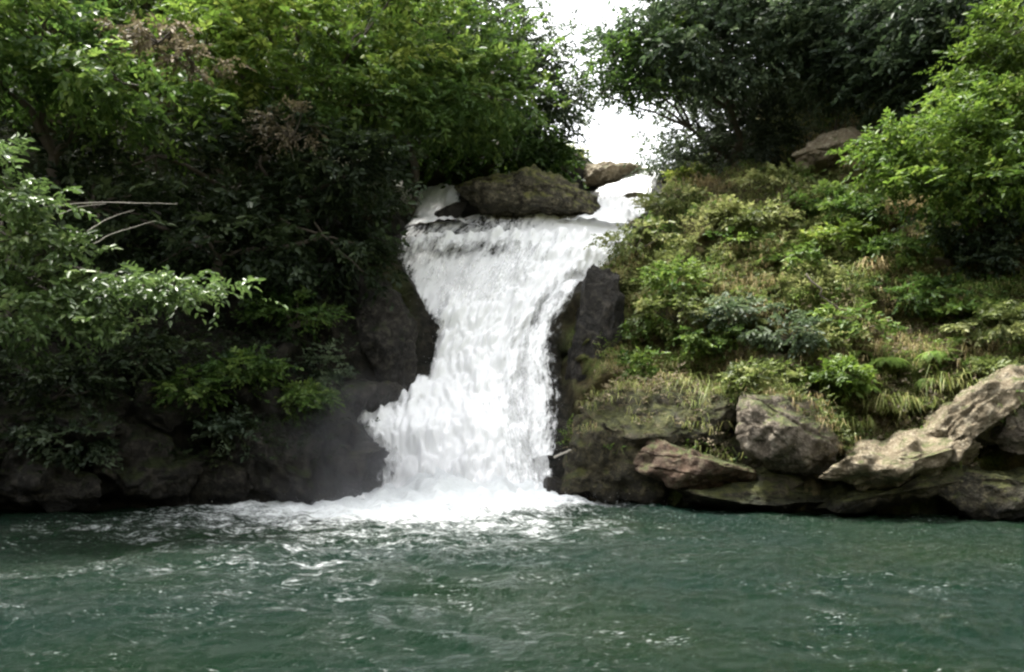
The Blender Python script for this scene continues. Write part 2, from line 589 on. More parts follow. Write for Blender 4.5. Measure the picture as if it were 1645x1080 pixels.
def height(x, y):
    s = y - np.interp(x, SHX, SHY)
    hl = np.interp(s, PL_S, PL_Z)
    hr = np.interp(s, PR_S, PR_Z)
    mid = (np.interp(y, CH_Y, CH_L) + np.interp(y, CH_Y, CH_R)) / 2
    k = np.clip((x - mid) / 1.2 + .5, 0, 1)
    h = hl * (1 - k) + hr * k
    xl, xr, zc = np.interp(y, CH_Y, CH_L), np.interp(y, CH_Y, CH_R), np.interp(y, CH_Y, CH_Z)
    d = np.maximum(xl - x, x - xr)
    dd = np.maximum(d, 0)
    lim = zc + .1 + np.where(x < mid, np.interp(y, [22, 24.5], [.95, .42]), .75) * np.minimum(dd, 2.5) + 1.5 * np.maximum(dd - 2.5, 0) + np.where(x < mid, np.interp(y, [22, 24], [.5, .05]), .15) * np.clip(dd / .4, 0, 1)
    behind = y > 16.7
    h = np.where(behind, np.minimum(h, lim), h)
    wall = np.clip(1 - dd / 1.6, 0, 1) * np.clip((y - 16.7) / .5, 0, 1)
    h = np.where(behind, np.maximum(h, (zc + .12) * wall + h * (1 - wall)), h)
    inside = np.clip(-d / .35, 0, 1)
    h = np.where(behind, h * (1 - inside) + (zc - .3) * inside, h)
    near = np.interp(y + .35 * np.sin(x * .9), [-40, -18, -9, -3.5, 0, 2.0, 3.0, 4.0], [22, 17, 8, 1.2, .3, .05, -.5, -1.2])  # unseen bank and hill behind the camera, added to block sky light
    h = np.where(y < 4.5, np.maximum(h, near), h)
    return h, d, s


gx = np.concatenate([np.linspace(-60, -13, 40), np.linspace(-12.9, 12.9, 280), np.linspace(13, 60, 40)])
gy = np.concatenate([np.linspace(-40, 12, 70), np.linspace(12.2, 30, 230), np.linspace(30.3, 70, 50)])
X, Y = np.meshgrid(gx, gy, indexing='ij')
xx, yy = X.ravel(), Y.ravel()
zz, dch, ss = height(xx, yy)
P0 = np.stack([xx, yy, zz], 1)
amp = np.clip((zz + .4) / 1.0, 0, 1) * np.clip(dch / .6, .12, 1)
ny = -np.abs(fbm(P0 * np.array([.55, .55, .8]), 4, 3)) * .9 - .45 * fbm(P0 * 1.7, 3, 9)
nx = fbm(P0 * .6, 4, 21) * .45
nz = fbm(P0 * .8, 4, 33) * .3 + np.abs(fbm(P0 * 2.2, 3, 44)) * .18
P0 += np.stack([nx, ny, nz], 1) * amp[:, None]
wet = np.clip(np.maximum(np.clip((-xx - 2.2) / 1.0, 0, 1) * np.clip(1.25 - (zz - 5) / 5, 0, 1), np.clip(1 - (dch - .2) / .9, 0, 1)), 0, 1)  # wet rock by the stream; on the left bank also painted canopy shade
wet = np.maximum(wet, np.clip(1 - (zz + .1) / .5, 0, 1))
TF = grid_faces(len(gx), len(gy))
terr = mesh("terrain", P0, TF, terrain_mat(), attrs={"wet": wet}, smooth=True)
tag(terr, kind="structure")
BVH = BVHTree.FromPolygons(P0.tolist(), TF.tolist())


def hit(px, py):
    d = ray(px, py)
    h = BVH.ray_cast(Vector(CAM), Vector(d).normalized())
    if h[0] is None:
        return at(px, py, 24.0), np.array([0, -.5, .85])
    return np.array(h[0]), np.array(h[1])


def ground_z(x, y):
    h = BVH.ray_cast(Vector((x, y, 60)), Vector((0, 0, -1)))
    return h[0].z if h[0] else 0.0


# ------------------------------------------------------------------ the pool
px_ = np.concatenate([np.linspace(-45, -11, 40), np.arange(-10.9, 10.9, .055), np.linspace(11, 45, 40)])
py_ = np.concatenate([np.linspace(-35, 3, 40), np.arange(3.1, 17.6, .055)])
X, Y = np.meshgrid(px_, py_, indexing='ij')
xx, yy = X.ravel(), Y.ravel()
ix, iy = -1.0, 16.7
rr = np.hypot((xx - ix) * .85, yy - iy)
near = np.exp(-rr / 5.5)
q = np.stack([xx, yy, xx * 0], 1)
wq = q + np.stack([fbm(q * .6, 2, 5) * .5, fbm(q * .6, 2, 6) * .5, q[:, 2]], 1)
wv = fbm(wq * np.array([.75, 1.3, 1]), 3, 71, .55) * .035 + (.5 - np.abs(fbm(wq * np.array([1.5, 3.0, 1]), 3, 81, .6))) * .05
wv += np.sin(rr * 5.2 + fbm(q * .7, 2, 91) * 3) * .014 * np.exp(-rr / 9)
chop = np.abs(fbm(q * np.array([1.6, 2.2, 1]), 4, 95, .6))
wv = wv * (1 + 1.2 * near) + chop * .4 * np.exp(-rr / 2.0) + .3 * np.exp(-(rr / 1.5) ** 2)
dxl = np.where(xx < ix - .5, (ix - .5 - xx) / 5.2, (xx - ix) / 3.6)
e = np.sqrt(dxl ** 2 + ((iy - yy) / 7.2) ** 2)
core = np.sqrt(np.where(xx < ix, (ix - xx) / 5.4, (xx - ix) / 3.2) ** 2 + ((iy - yy) / 3.3) ** 2)
foam = np.clip(.86 - .45 * e, .03, 1) + np.clip(1.1 - core, 0, 1) * .9
foam += .1 * np.clip(fbm(q * np.array([.35, .8, 1]), 3, 101), -1, 1)
pool = mesh("water", np.stack([xx, yy, wv], 1), grid_faces(len(px_), len(py_)), pool_mat(), attrs={"foam": foam}, smooth=True)
tag(pool, kind="structure")


# ------------------------------------------------------------------ the waterfall
def smooth_rows(L, Rr, n):
    t = np.concatenate([[0], np.cumsum(np.linalg.norm(np.diff((L + Rr) / 2, axis=0), axis=1))])
    u = np.linspace(0, t[-1], n)
    def cr(P):
        out = []
        m = np.gradient(P, t, axis=0)
        k = np.clip(np.searchsorted(t, u) - 1, 0, len(t) - 2)
        h = (t[k + 1] - t[k])[:, None]
        s = ((u - t[k])[:, None]) / h
        return ((2 * s ** 3 - 3 * s ** 2 + 1) * P[k] + (s ** 3 - 2 * s ** 2 + s) * h * m[k] + (-2 * s ** 3 + 3 * s ** 2) * P[k + 1] + (s ** 3 - s ** 2) * h * m[k + 1])
    return cr(L), cr(Rr), u


def water_sheet(name, L, Rr, nv, nu, parent, thick_fn, seed, push=0.0, bumpy=.03, spread=0.0, lean=.35):
    l, r, v = smooth_rows(L, Rr, nv)
    u = np.linspace(-spread, 1 + spread, nu)
    P = l[:, None, :] * (1 - u)[None, :, None] + r[:, None, :] * u[None, :, None]
    wd = np.linalg.norm(r - l, axis=1)[:, None]
    across = (u[None, :] - .5) * wd
    Vv = np.repeat(v[:, None], nu, 1)
    q = np.stack([across.ravel(), Vv.ravel(), np.zeros(across.size) + seed], 1)
    Pf = P.reshape(-1, 3)
    q2 = np.stack([Pf[:, 0] - lean * np.clip(Pf[:, 2] - 3.2, 0, 9), Pf[:, 2] * 1.2 + Pf[:, 1] * .4, np.zeros(len(Pf)) + seed], 1)
    n = np.array([0, -.82, .57])
    d = fbm(q2 * np.array([1.3, .7, 1]), 3, seed, .5) * .1 + np.abs(fbm(q2 * np.array([4, 1.2, 1]), 3, seed + 3)) * bumpy
    d += np.sin(np.clip(u, 0, 1) * math.pi)[None, :].repeat(nv, 0).ravel() * .18
    P = P.reshape(-1, 3) + n * (d[:, None] + push)
    T = thick_fn(np.repeat(u[None, :], nv, 0).ravel(), (Vv / v[-1]).ravel(), q)
    q = q.copy()
    q[:, 0] = P[:, 0] - lean * np.clip(P[:, 2] - 3.2, 0, 9) + .25 * fbm(np.stack([P[:, 0] * .5, P[:, 2] * .35, P[:, 2] * 0 + seed], 1), 2, seed)
    q[:, 1] = P[:, 2] * 1.2 + P[:, 1] * .4
    return mesh(name, P, grid_faces(nv, nu), FALL, parent, {"flow": q, "thick": T}, smooth=True, loc=parent.location)


def edge(u, w=.1, seed=1, q=None):
    u = (u + .07) / 1.14
    j = fbm(q * np.array([.3, 1.3, 1]), 4, seed, .6) * .045
    return np.clip((u + j) / w, 0, 1) * np.clip((1 - u + j) / w, 0, 1)


def th_main(u, v, q):
    e = edge(u, .15, 5, q)
    t = 1.05 * e
    t -= .4 * np.clip((u - .62) / .25, 0, 1) * np.clip((.66 - v) / .1, 0, 1)          # thin veil low on the right
    t -= .6 * np.clip((v - .66) / .1, 0, 1) * np.clip((.75 - u) / .3, 0, 1) * np.clip((1.0 - v) / .08, 0, 1)   # rock showing through up on the left
    t -= .3 * np.exp(-((u - .2) / .12) ** 2 - ((v - .34) / .04) ** 2)
    t += .35 * np.exp(-((u - .42) / .2) ** 2) * np.clip((.75 - v) / .1, 0, 1)
    t += .6 * np.clip((.06 - v) / .05, 0, 1)
    return t


wf = thing("waterfall", (float(at(740, 800, 16.8)[0]), 16.8, 0), "tall white waterfall plunging over dark rock into the green pool", "waterfall")
water_sheet("main_curtain", mL, mR, 320, 150, wf, th_main, 3, 0.0, spread=.1)
water_sheet("outer_curtain", mL[:-2], mR[:-2], 260, 110, wf, lambda u, v, q: th_main(u, v, q) - .22, 11, .16, .2)
# thin veil over the dark rock on the right
vL = np.array([at(848, 740, 16.95), at(840, 620, 17.75), at(842, 540, 18.3), at(885, 472, 18.9)])
vR = np.array([at(908, 740, 16.85), at(902, 610, 17.6), at(905, 540, 18.1), at(945, 462, 18.8)])
water_sheet("thin_veil", vL, vR, 110, 50, wf, lambda u, v, q: .62 * np.clip((.95 - u) / .5, 0, 1) * np.clip(u / .2, 0, 1) + .02, 23, .06, .04)
# splash hump and droplets
nS = 900
sel = R.random(nS)
vv = R.random(nS) ** 1.6
l, r, v = smooth_rows(mL, mR, 200)
k = (vv * 199).astype(int)
side = R.random(nS)
uu = np.where(side < .4, R.normal(0, .05, nS), np.where(side < .8, 1 + R.normal(0, .05, nS), R.random(nS)))
sp = l[k] * (1 - uu)[:, None] + r[k] * uu[:, None] + np.stack([R.normal(0, .1, nS), -np.abs(R.normal(.12, .2, nS)), np.abs(R.normal(0, .14, nS))], 1)
nB = 5000
ang = R.uniform(0, 2 * math.pi, nB)
rad = np.abs(R.normal(0, 1.0, nB))
sb = np.stack([-1.0 + np.cos(ang) * rad * 1.9, 16.3 - np.abs(np.sin(ang)) * rad * .8, np.abs(R.normal(0, .2, nB)) * np.exp(-rad * .4) + .05], 1)
sp = np.concatenate([sp, sb])
sz = R.uniform(.002, .005, len(sp)) * R.uniform(.5, 1.4, len(sp))
oc = np.array([[1, 0, 0], [-1, 0, 0], [0, 1, 0], [0, -1, 0], [0, 0, 1.5], [0, 0, -1.5]])
of = np.array([[0, 2, 4], [2, 1, 4], [1, 3, 4], [3, 0, 4], [2, 0, 5], [1, 2, 5], [3, 1, 5], [0, 3, 5]])
sv = (sp[:, None, :] + oc[None] * sz[:, None, None]).reshape(-1, 3)
sf = (np.arange(len(sp)) * 6)[:, None, None] + of[None]
mdrop, N_, L_, P_, O_ = new_mat("droplet")
P_.inputs["Base Color"].default_value = (.85, .87, .9, 1)
P_.inputs["Roughness"].default_value = .3
dr = mesh("spray", sv, sf.reshape(-1, 3), mdrop, wf, smooth=True, loc=wf.location)
tag(dr, kind="stuff")

c1 = thing("cascade", tuple(uL0[0]), "short white cascade sliding down left of the dark boulder above the waterfall", "cascade")
water_sheet("chute", uL0, uL1, 90, 50, c1, lambda u, v, q: .95 * edge(u, .2, 8, q), 31, .05, .08)
c2 = thing("cascade", tuple(uR0[0]), "long sloping white cascade coming down right of the dark boulder from the ridge", "cascade")
water_sheet("chute", uR0, uR1, 140, 60, c2, lambda u, v, q: .9 * edge(u, .14, 9, q) - .2 * np.exp(-((v - .45) / .12) ** 2) * (u < .6), 37, .05, .08)


# ------------------------------------------------------------------ rocks
def rock(name, label, px, py, depth, wpx, hpx, dm, mat, rot=0.0, seed=1, cuts=7, yaw=0.0, rough=.12, group=None, sub=6, tilt=0.0, embed=None):
    if embed is not None:
        depth = hit(px, py)[0][1] + embed
    c = at(px, py, depth)
    k = depth / F_PX
    bm = bmesh.new()
    bmesh.ops.create_icosphere(bm, subdivisions=sub, radius=1.0)
    V = np.array([v.co[:] for v in bm.verts])
    Fc = np.array([[v.index for v in f.verts] for f in bm.faces])
    bm.free()
    rg = np.random.default_rng(seed)
    V = V + norm(V) * (fbm(V * .9 + seed * 1.7, 2, seed + 3) * .22)[:, None]
    for kk in range(cuts + 9):
        n = norm(rg.normal(0, 1, 3) * np.array([1, 1, 1.3]))
        o = rg.uniform(.5, .86)
        d = np.maximum(V @ n - o - .035 * fbm(V * 2.5 + kk * 7.7, 3, seed + kk), 0)
        V = V - d[:, None] * n * .96
    ext = np.abs(V).max(0)
    V = V / ext
    dirn = norm(V)
    sc = np.array([wpx * k / 2, dm / 2, hpx * k / 2])
    Q = V * sc
    ext_m = float(np.mean(sc))
    d = fbm(Q * 1.4 + seed * 3.1, 3, seed, .5) * rough * .45 + fbm(Q * 3.3 + seed, 5, seed + 5, .62) * np.clip(.055 * ext_m, .02, .07) + (np.abs(vnoise(Q * np.array([1.0, 1.0, 4.5]) + seed, seed + 7)) < .09) * -.035 * np.clip(rough * 5, .3, 1)
    V = V * sc + dirn * d[:, None]
    Rm = np.array(Euler((tilt, math.radians(rot), yaw)).to_matrix())
    V = V @ Rm.T
    o = mesh(name, V + c, Fc, mat, smooth=True, loc=c)
    return tag(o, label, "rock", group, "thing")


rock("boulder", "large dark mossy boulder sitting between the two cascades at the top of the waterfall", 850, 326, 21.3, 250, 92, 2.6, RK_BOULD, rot=6, seed=212, cuts=4, rough=.5)
rock("boulder", "small dark rock tucked against the left foot of the large boulder above the falls", 722, 347, 21.1, 66, 30, .9, RK_DARK, rot=-18, seed=5)
rock("boulder", "pale rough rock beside the left bank at the head of the left cascade", 640, 318, 21.6, 62, 62, 1.2, RK_PALE, seed=8)
rock("rock_ledge", "flat tan rock ledge on the skyline under the gap of white sky", 975, 296, 26.6, 190, 52, 3.0, RK_TAN, rot=-4, seed=309, cuts=-4, rough=.25)
rock("boulder", "low grey green rock splitting the right cascade", 1008, 326, 23.1, 84, 40, .9, RK_MOSS, rot=-14, seed=4)
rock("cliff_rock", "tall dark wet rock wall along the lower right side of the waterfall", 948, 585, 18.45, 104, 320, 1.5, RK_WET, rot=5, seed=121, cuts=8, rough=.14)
rock("boulder", "little dark rock in the splash at the right foot of the waterfall", 893, 786, 16.4, 34, 40, .5, RK_WET, seed=3, sub=4)
rock("boulder", "rounded grey brown boulder jutting from the right bank above the dark undercut", 1262, 690, 14.8, 165, 140, 1.8, RK_GREY, rot=30, seed=131, cuts=-3, rough=.3)
rock("flat_rock", "long pale tan slab in the lower right bank, rising towards the photo edge", 1425, 742, 14.2, 260, 88, 2.0, RK_TAN, rot=-8, seed=44, cuts=-2, rough=.4)
rock("flat_rock", "steeper upper half of the tan slab, reaching the right photo edge", 1565, 676, 14.1, 270, 118, 2.0, RK_TAN, rot=-34, seed=145, cuts=-2, rough=.4)
rock("boulder", "reddish brown boulder low on the right bank near the waterfall", 1125, 752, 15.3, 220, 66, 1.8, RK_RED, rot=9, seed=14, rough=.4, cuts=-1)
rock("boulder", "broad dark mossy rock at the waterline just right of the waterfall", 985, 742, 16.3, 230, 150, 1.8, RK_MOSS, rot=14, seed=16, rough=.45, cuts=-2)
rock("boulder", "brown mossy rock bulging above the reddish boulder on the right bank", 1090, 672, 16.0, 290, 130, 1.8, RK_MOSS, rot=-4, seed=18, rough=.45, cuts=-3)
rock("boulder", "low green mossy rock at the waterline below the rounded boulder", 1250, 803, 14.9, 330, 60, 1.6, RK_MOSS, rot=2, seed=23, rough=.28)
rock("boulder", "small greenish stone wedged in the dark undercut below the rounded grey boulder", 1252, 774, 15.0, 110, 38, .9, RK_MOSS, rot=4, seed=25)
rock("boulder", "dark shadowed rock at the back of the undercut on the right bank", 1215, 735, 15.5, 190, 70, 1.2, RK_MOSS, rot=12, seed=26, rough=.25)
rock("flat_rock", "mossy slab leaning below the long pale slab down to the water", 1452, 785, 14.2, 260, 54, 1.5, RK_MOSS, rot=-14, seed=27, rough=.25)
rock("boulder", "mossy block at the waterline by the right edge of the photo", 1622, 790, 13.8, 230, 110, 1.8, RK_MOSS, rot=-10, seed=29, rough=.3, cuts=10)
rock("boulder", "lichen spotted rock at the upper end of the long slab by the right edge", 1640, 672, 14.0, 130, 110, 1.6, RK_GREY, rot=-22, seed=33, rough=.22)
rock("rock_ledge", "tan rock outcrop with dark crevice high on the right hillside under the trees", 1325, 240, 20.9, 165, 64, 1.6, RK_TAN, rot=-14, seed=35, rough=.3, cuts=-2)
rock("boulder", "weathered brown rock showing through grass high on the right slope", 1445, 350, 16.8, 130, 46, 1.0, RK_RED, rot=6, seed=37, embed=.3, rough=.2)
rock("boulder", "grey stone poking from the middle of the right slope among leaves", 1500, 428, 15.4, 84, 40, .8, RK_GREY, rot=10, seed=38, embed=.25)
rock("boulder", "orange brown rock at the right edge halfway up the slope", 1632, 462, 14.2, 90, 46, .8, RK_RED, rot=-5, seed=39, embed=.25)
rock("boulder", "small pale rock above the rounded grey boulder on the right bank", 1250, 582, 15.6, 70, 34, .7, RK_GREY, rot=5, seed=40, embed=.2)
rock("boulder", "brown rock in grass between the rounded boulder and the long slab", 1318, 645, 15.0, 86, 54, .8, RK_GREY, rot=20, seed=41, embed=.15)
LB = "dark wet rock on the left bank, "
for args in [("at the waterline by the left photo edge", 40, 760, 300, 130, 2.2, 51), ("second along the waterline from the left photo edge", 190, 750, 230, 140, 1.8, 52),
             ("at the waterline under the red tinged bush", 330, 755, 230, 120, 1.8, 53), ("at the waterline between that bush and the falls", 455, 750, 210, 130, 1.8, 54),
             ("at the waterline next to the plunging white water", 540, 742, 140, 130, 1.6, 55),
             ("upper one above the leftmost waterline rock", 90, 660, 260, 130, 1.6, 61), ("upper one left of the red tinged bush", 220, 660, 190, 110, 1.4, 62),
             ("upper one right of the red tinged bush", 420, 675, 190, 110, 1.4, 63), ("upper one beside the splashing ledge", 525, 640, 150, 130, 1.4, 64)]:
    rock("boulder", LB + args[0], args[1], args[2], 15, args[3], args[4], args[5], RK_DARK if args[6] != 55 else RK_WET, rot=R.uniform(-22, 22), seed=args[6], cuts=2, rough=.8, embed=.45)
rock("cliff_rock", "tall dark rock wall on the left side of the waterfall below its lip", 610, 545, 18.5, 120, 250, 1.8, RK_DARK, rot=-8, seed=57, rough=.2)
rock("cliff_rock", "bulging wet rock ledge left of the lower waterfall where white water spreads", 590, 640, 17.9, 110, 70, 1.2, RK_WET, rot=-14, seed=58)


# ------------------------------------------------------------------ plants
def tree(name, label, blobs, mat, base, n_clump=90, per=9, nleaf=9, leaf=.19, wid=.45, clump_r=.38, spray=.55, droop=.3, tint=.5, trunk_r=.16, hollow=.5, seed=0, cat="tree", lean=None):
    """blobs: (px, py, depth, rx_px, ry_px, depth radius m)"""
    B = []
    for px, py, D, rx, ry, rd in blobs:
        B.append((at(px, py, D), np.array([rx * D / F_PX, rd, ry * D / F_PX])))
    bx, by = base
    b0 = np.array([bx, by, ground_z(bx, by) - .15])
    root = thing(name, tuple(b0), label, cat)
    st, dr, tn, cc = blob_sprays(B, n_clump, per, clump_r, tint, hollow, seed)
    V, Q, T = spray_leaves(st, dr, spray, nleaf, leaf, wid, tn, droop)
    mesh("crown", V, Q, mat, root, {"tint": T}, loc=b0)
    cen = np.mean([b[0] for b in B], 0)
    fork = b0 * .45 + cen * .55
    paths = [wiggle(b0, fork, 9, .25, trunk_r, trunk_r * .62)]
    for b in B:
        paths.append(wiggle(fork, b[0], 7, .3, trunk_r * .55, trunk_r * .22))
    for c in cc[R.choice(len(cc), min(len(cc), 16), replace=False)]:
        j = int(np.argmin([np.linalg.norm(b[0] - c) for b in B]))
        paths.append(wiggle(B[j][0], c, 6, .15, trunk_r * .2, .012))
    V, Q = tube_arrays(paths)
    mesh("trunk", V, Q, BARK, root, smooth=True, loc=b0)
    return root


def shrub(name, label, px, py, wpx, hpx, mat, n_clump=22, per=7, nleaf=8, leaf=.12, wid=.5, group=None, D=None, droop=.25, tint=.5, cat="shrub", depth_r=None, spray=.32):
    b, n = hit(px, py + hpx * .42)
    if D is not None:
        c = at(px, py, D)
        b = c - np.array([0, 0, hpx * .5 * D / F_PX])
    Dd = D or b[1] - .25
    c = at(px, py, Dd)
    k = Dd / F_PX
    rx, rz = wpx * k / 2, hpx * k / 2
    rd = depth_r or min(rx, .9)
    root = thing(name, tuple(b), label, cat, group)
    st, dr, tn, cc = blob_sprays([(c, np.array([rx * .85, rd, rz * .8]))], n_clump, per, min(rx, rz) * .3, tint, .3, int(px))
    V, Q, T = spray_leaves(st, dr, spray, nleaf, leaf, wid, tn, droop)
    mesh("foliage", V, Q, mat, root, {"tint": T}, loc=b)
    paths = [wiggle(b, q, 6, .1, .022, .006) for q in cc[:10]]
    V, Q = tube_arrays(paths)
    mesh("stem", V, Q, BARK, root, smooth=True, loc=b)
    return root


def blades(base, n, L, spread, width, droop=.9, outward=None):
    """curved grass blades, each two quads"""
    m = len(base)
    B = np.repeat(base, n, 0) + R.normal(0, spread, (m * n, 3)) * np.array([1, 1, .3])
    az = R.uniform(0, 2 * math.pi, m * n)
    h = np.stack([np.cos(az), np.sin(az), 0 * az], 1)
    if outward is not None:
        h = norm(h + np.asarray(outward) * .9)
    Ln = (L * R.uniform(.5, 1.2, m * n))[:, None]
    sd = np.stack([-h[:, 1], h[:, 0], 0 * az], 1) * width
    Z = np.array([0, 0, 1.0])
    p1 = B + (h * .25 + Z * .45) * Ln
    p2 = B + (h * .65 + Z * (.72 - .25 * droop)) * Ln
    p3 = B + (h * 1.0 + Z * (.7 - .75 * droop)) * Ln
    V = np.stack([B - sd, B + sd, p1 - sd * .9, p1 + sd * .9, p2 - sd * .6, p2 + sd * .6, p3 - sd * .1, p3 + sd * .1], 1).reshape(-1, 3)
    b = (np.arange(m * n) * 8)[:, None]
    Q = np.concatenate([b + np.array([[0, 1, 3, 2]]), b + np.array([[2, 3, 5, 4]]), b + np.array([[4, 5, 7, 6]])], 0)
    T = np.repeat(np.clip(R.normal(.5, .25, m * n), 0, 1), 8)
    return V, Q, T


def tuft(label, px, py, n, L, mat, spread=.15, cat="grass tuft"):
    b, nn = hit(px, py)
    b = b + np.array([0, -.05, 0])
    V, Q, T = blades(b[None], n, L, spread, .009, 1.0, (0, -1, 0))
    return tag(mesh("grass_tuft", V, Q, mat, attrs={"tint": T}, loc=b), label, cat)


def fern(label, px, py, fronds, L, mat, group=None):
    b, nn = hit(px, py)
    b = b + np.array([0, -.06, .04])
    root = thing("fern", tuple(b), label, "fern", group)
    az = R.uniform(0, 2 * math.pi, fronds)
    P, A, Nn, Ln, Tn = [], [], [], [], []
    paths = []
    for a in az:
        h = norm(np.array([math.cos(a), math.sin(a) * .6 - .45, 0]))
        l = L * R.uniform(.7, 1.15)
        t = np.linspace(0, 1, 26)[:, None]
        pts = b + h * l * t + np.array([0, 0, 1.0]) * l * (.6 * t - 1.05 * t ** 2)
        paths.append((pts[::3], np.linspace(.006, .002, len(pts[::3]))))
        tg = norm(np.gradient(pts, axis=0))
        sdv = norm(np.cross(tg, np.array([0, 0, 1.0])))
        for sg in (-1, 1):
            P.append(pts)
            A.append(tg * .45 + sdv * sg - np.array([0, 0, .15]))
            Nn.append(np.cross(sdv, tg) + R.normal(0, .15, pts.shape))
            Ln.append(l * .22 * np.sin(np.clip(t[:, 0] * .9 + .12, 0, 1) * math.pi) + .02)
            Tn.append(np.clip(R.normal(.55, .15) + R.normal(0, .08, 26), 0, 1))
    for f in range(0, len(P), 2):
        V, Q, T = leaves_arrays(*[np.concatenate(a[f:f + 2]) for a in (P, A, Nn, Ln)], .17, np.concatenate(Tn[f:f + 2]))
        Vt, Qt = tube_arrays([paths[f // 2]])
        mesh("frond", np.concatenate([V, Vt]), np.concatenate([Q, Qt + len(V)]), mat, root, {"tint": np.concatenate([T, np.full(len(Vt), .3)])}, loc=b)
    return root


# --- trees of the left hillside
tree("leafy_tree", "dark green tree filling the upper left corner over the shaded bank", [(60, 90, 14.5, 170, 90, 1.6), (190, 130, 14.8, 150, 70, 1.4), (-60, 20, 13.8, 150, 120, 1.8)], LF_MID, (-9.6, 16.6), n_clump=150, tint=.42, seed=1)
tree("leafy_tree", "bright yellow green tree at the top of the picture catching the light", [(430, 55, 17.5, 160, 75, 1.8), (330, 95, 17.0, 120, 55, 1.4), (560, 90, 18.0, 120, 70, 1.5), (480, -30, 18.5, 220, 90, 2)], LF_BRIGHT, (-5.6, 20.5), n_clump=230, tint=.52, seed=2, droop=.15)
tree("leafy_tree", "large green tree left of the sky gap with layered drooping sprays", [(640, 130, 18.8, 140, 75, 1.6), (760, 150, 19.4, 110, 70, 1.5), (700, 60, 20, 130, 70, 1.6), (560, 170, 18.3, 120, 45, 1.4)], LF_MID, (-2.9, 22.0), n_clump=230, tint=.55, seed=3)
tree("leafy_tree", "thin grey green tree edging the sky gap on its left", [(820, 90, 22.5, 75, 80, 1.3), (870, 180, 23, 55, 60, 1.1), (770, 20, 22, 80, 60, 1.4), (920, 165, 23.5, 50, 26, .8), (890, 110, 23, 40, 40, .8), (900, 60, 22.5, 30, 30, .7)], LF_GREY, (-.6, 25.5), n_clump=185, per=8, leaf=.15, clump_r=.32, tint=.5, seed=4, hollow=.2)
tree("leafy_tree", "dark green tree directly behind the large boulder above the falls", [(800, 235, 23.5, 120, 50, 1.4), (870, 250, 24, 60, 42, 1.0), (690, 225, 22.5, 80, 50, 1.2)], LF_MID, (-.9, 26.5), n_clump=130, tint=.3, seed=5)
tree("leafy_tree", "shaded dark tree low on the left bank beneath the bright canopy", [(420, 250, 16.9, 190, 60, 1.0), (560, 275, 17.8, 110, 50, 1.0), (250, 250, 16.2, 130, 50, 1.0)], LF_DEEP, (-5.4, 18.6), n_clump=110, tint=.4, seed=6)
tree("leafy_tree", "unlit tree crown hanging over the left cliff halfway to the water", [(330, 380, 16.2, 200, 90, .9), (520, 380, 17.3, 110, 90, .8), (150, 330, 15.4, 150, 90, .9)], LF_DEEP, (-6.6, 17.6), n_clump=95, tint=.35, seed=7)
tree("leafy_tree", "tall tree on the left ridge behind the bright yellow green one", [(250, -20, 20, 220, 90, 2.2), (90, -60, 19, 200, 110, 2.2), (620, -20, 21, 160, 60, 2)], LF_MID, (-8.5, 23.5), n_clump=190, tint=.5, seed=8)
shrub("withered_vine", "tangle of brown withered leaves near the top left, above the dark bank", 255, 45, 150, 56, LF_BROWN, n_clump=15, per=8, D=14.0, cat="vine", leaf=.11)
shrub("withered_vine", "second brownish withered patch below the first at upper left", 310, 95, 120, 46, LF_BROWN, n_clump=14, per=7, D=14.6, cat="vine", leaf=.1, tint=.35)
shrub("withered_vine", "dull brown leaf tangle on the left bank under the large green tree", 470, 205, 170, 50, LF_BROWN, n_clump=15, per=7, D=15.9, cat="vine", leaf=.1, tint=.3)

# --- near branches on the left
tree("overhanging_tree", "nearer tree reaching in from the left edge with a long light green branch", [(110, 468, 11.6, 150, 26, .5), (265, 460, 11.9, 110, 16, .4), (20, 510, 11.3, 80, 26, .5), (160, 520, 11.8, 60, 14, .4)], LF_NEAR, (-11.6, 14.3), n_clump=72, per=7, nleaf=8, leaf=.13, clump_r=.2, spray=.34, tint=.5, seed=11, trunk_r=.07, hollow=.2, droop=.35)
ob_ = tree("overhanging_tree", "upper light green bush at the left edge with bare pale twigs sticking out", [(20, 385, 11.4, 95, 44, .5), (30, 315, 11.2, 70, 36, .5), (-30, 270, 11, 60, 40, .6), (90, 400, 11.6, 60, 20, .4)], LF_NEAR, (-11.9, 13.9), n_clump=58, per=7, nleaf=8, leaf=.13, clump_r=.2, spray=.34, tint=.45, seed=12, trunk_r=.07, hollow=.2, droop=.35)
for p, q in [((70, 332), (285, 328)), ((95, 345), (170, 328)), ((140, 372), (215, 338)), ((150, 392), (250, 355))]:
    P, r_ = wiggle(at(*p, 11.5), at(*q, 11.9), 14, .08, .008, .003, sag=-.04)
    V, Q = tube_arrays([(P, r_)])
    mesh("twig", V, Q, BARK_PALE, ob_, smooth=True, loc=ob_.location)

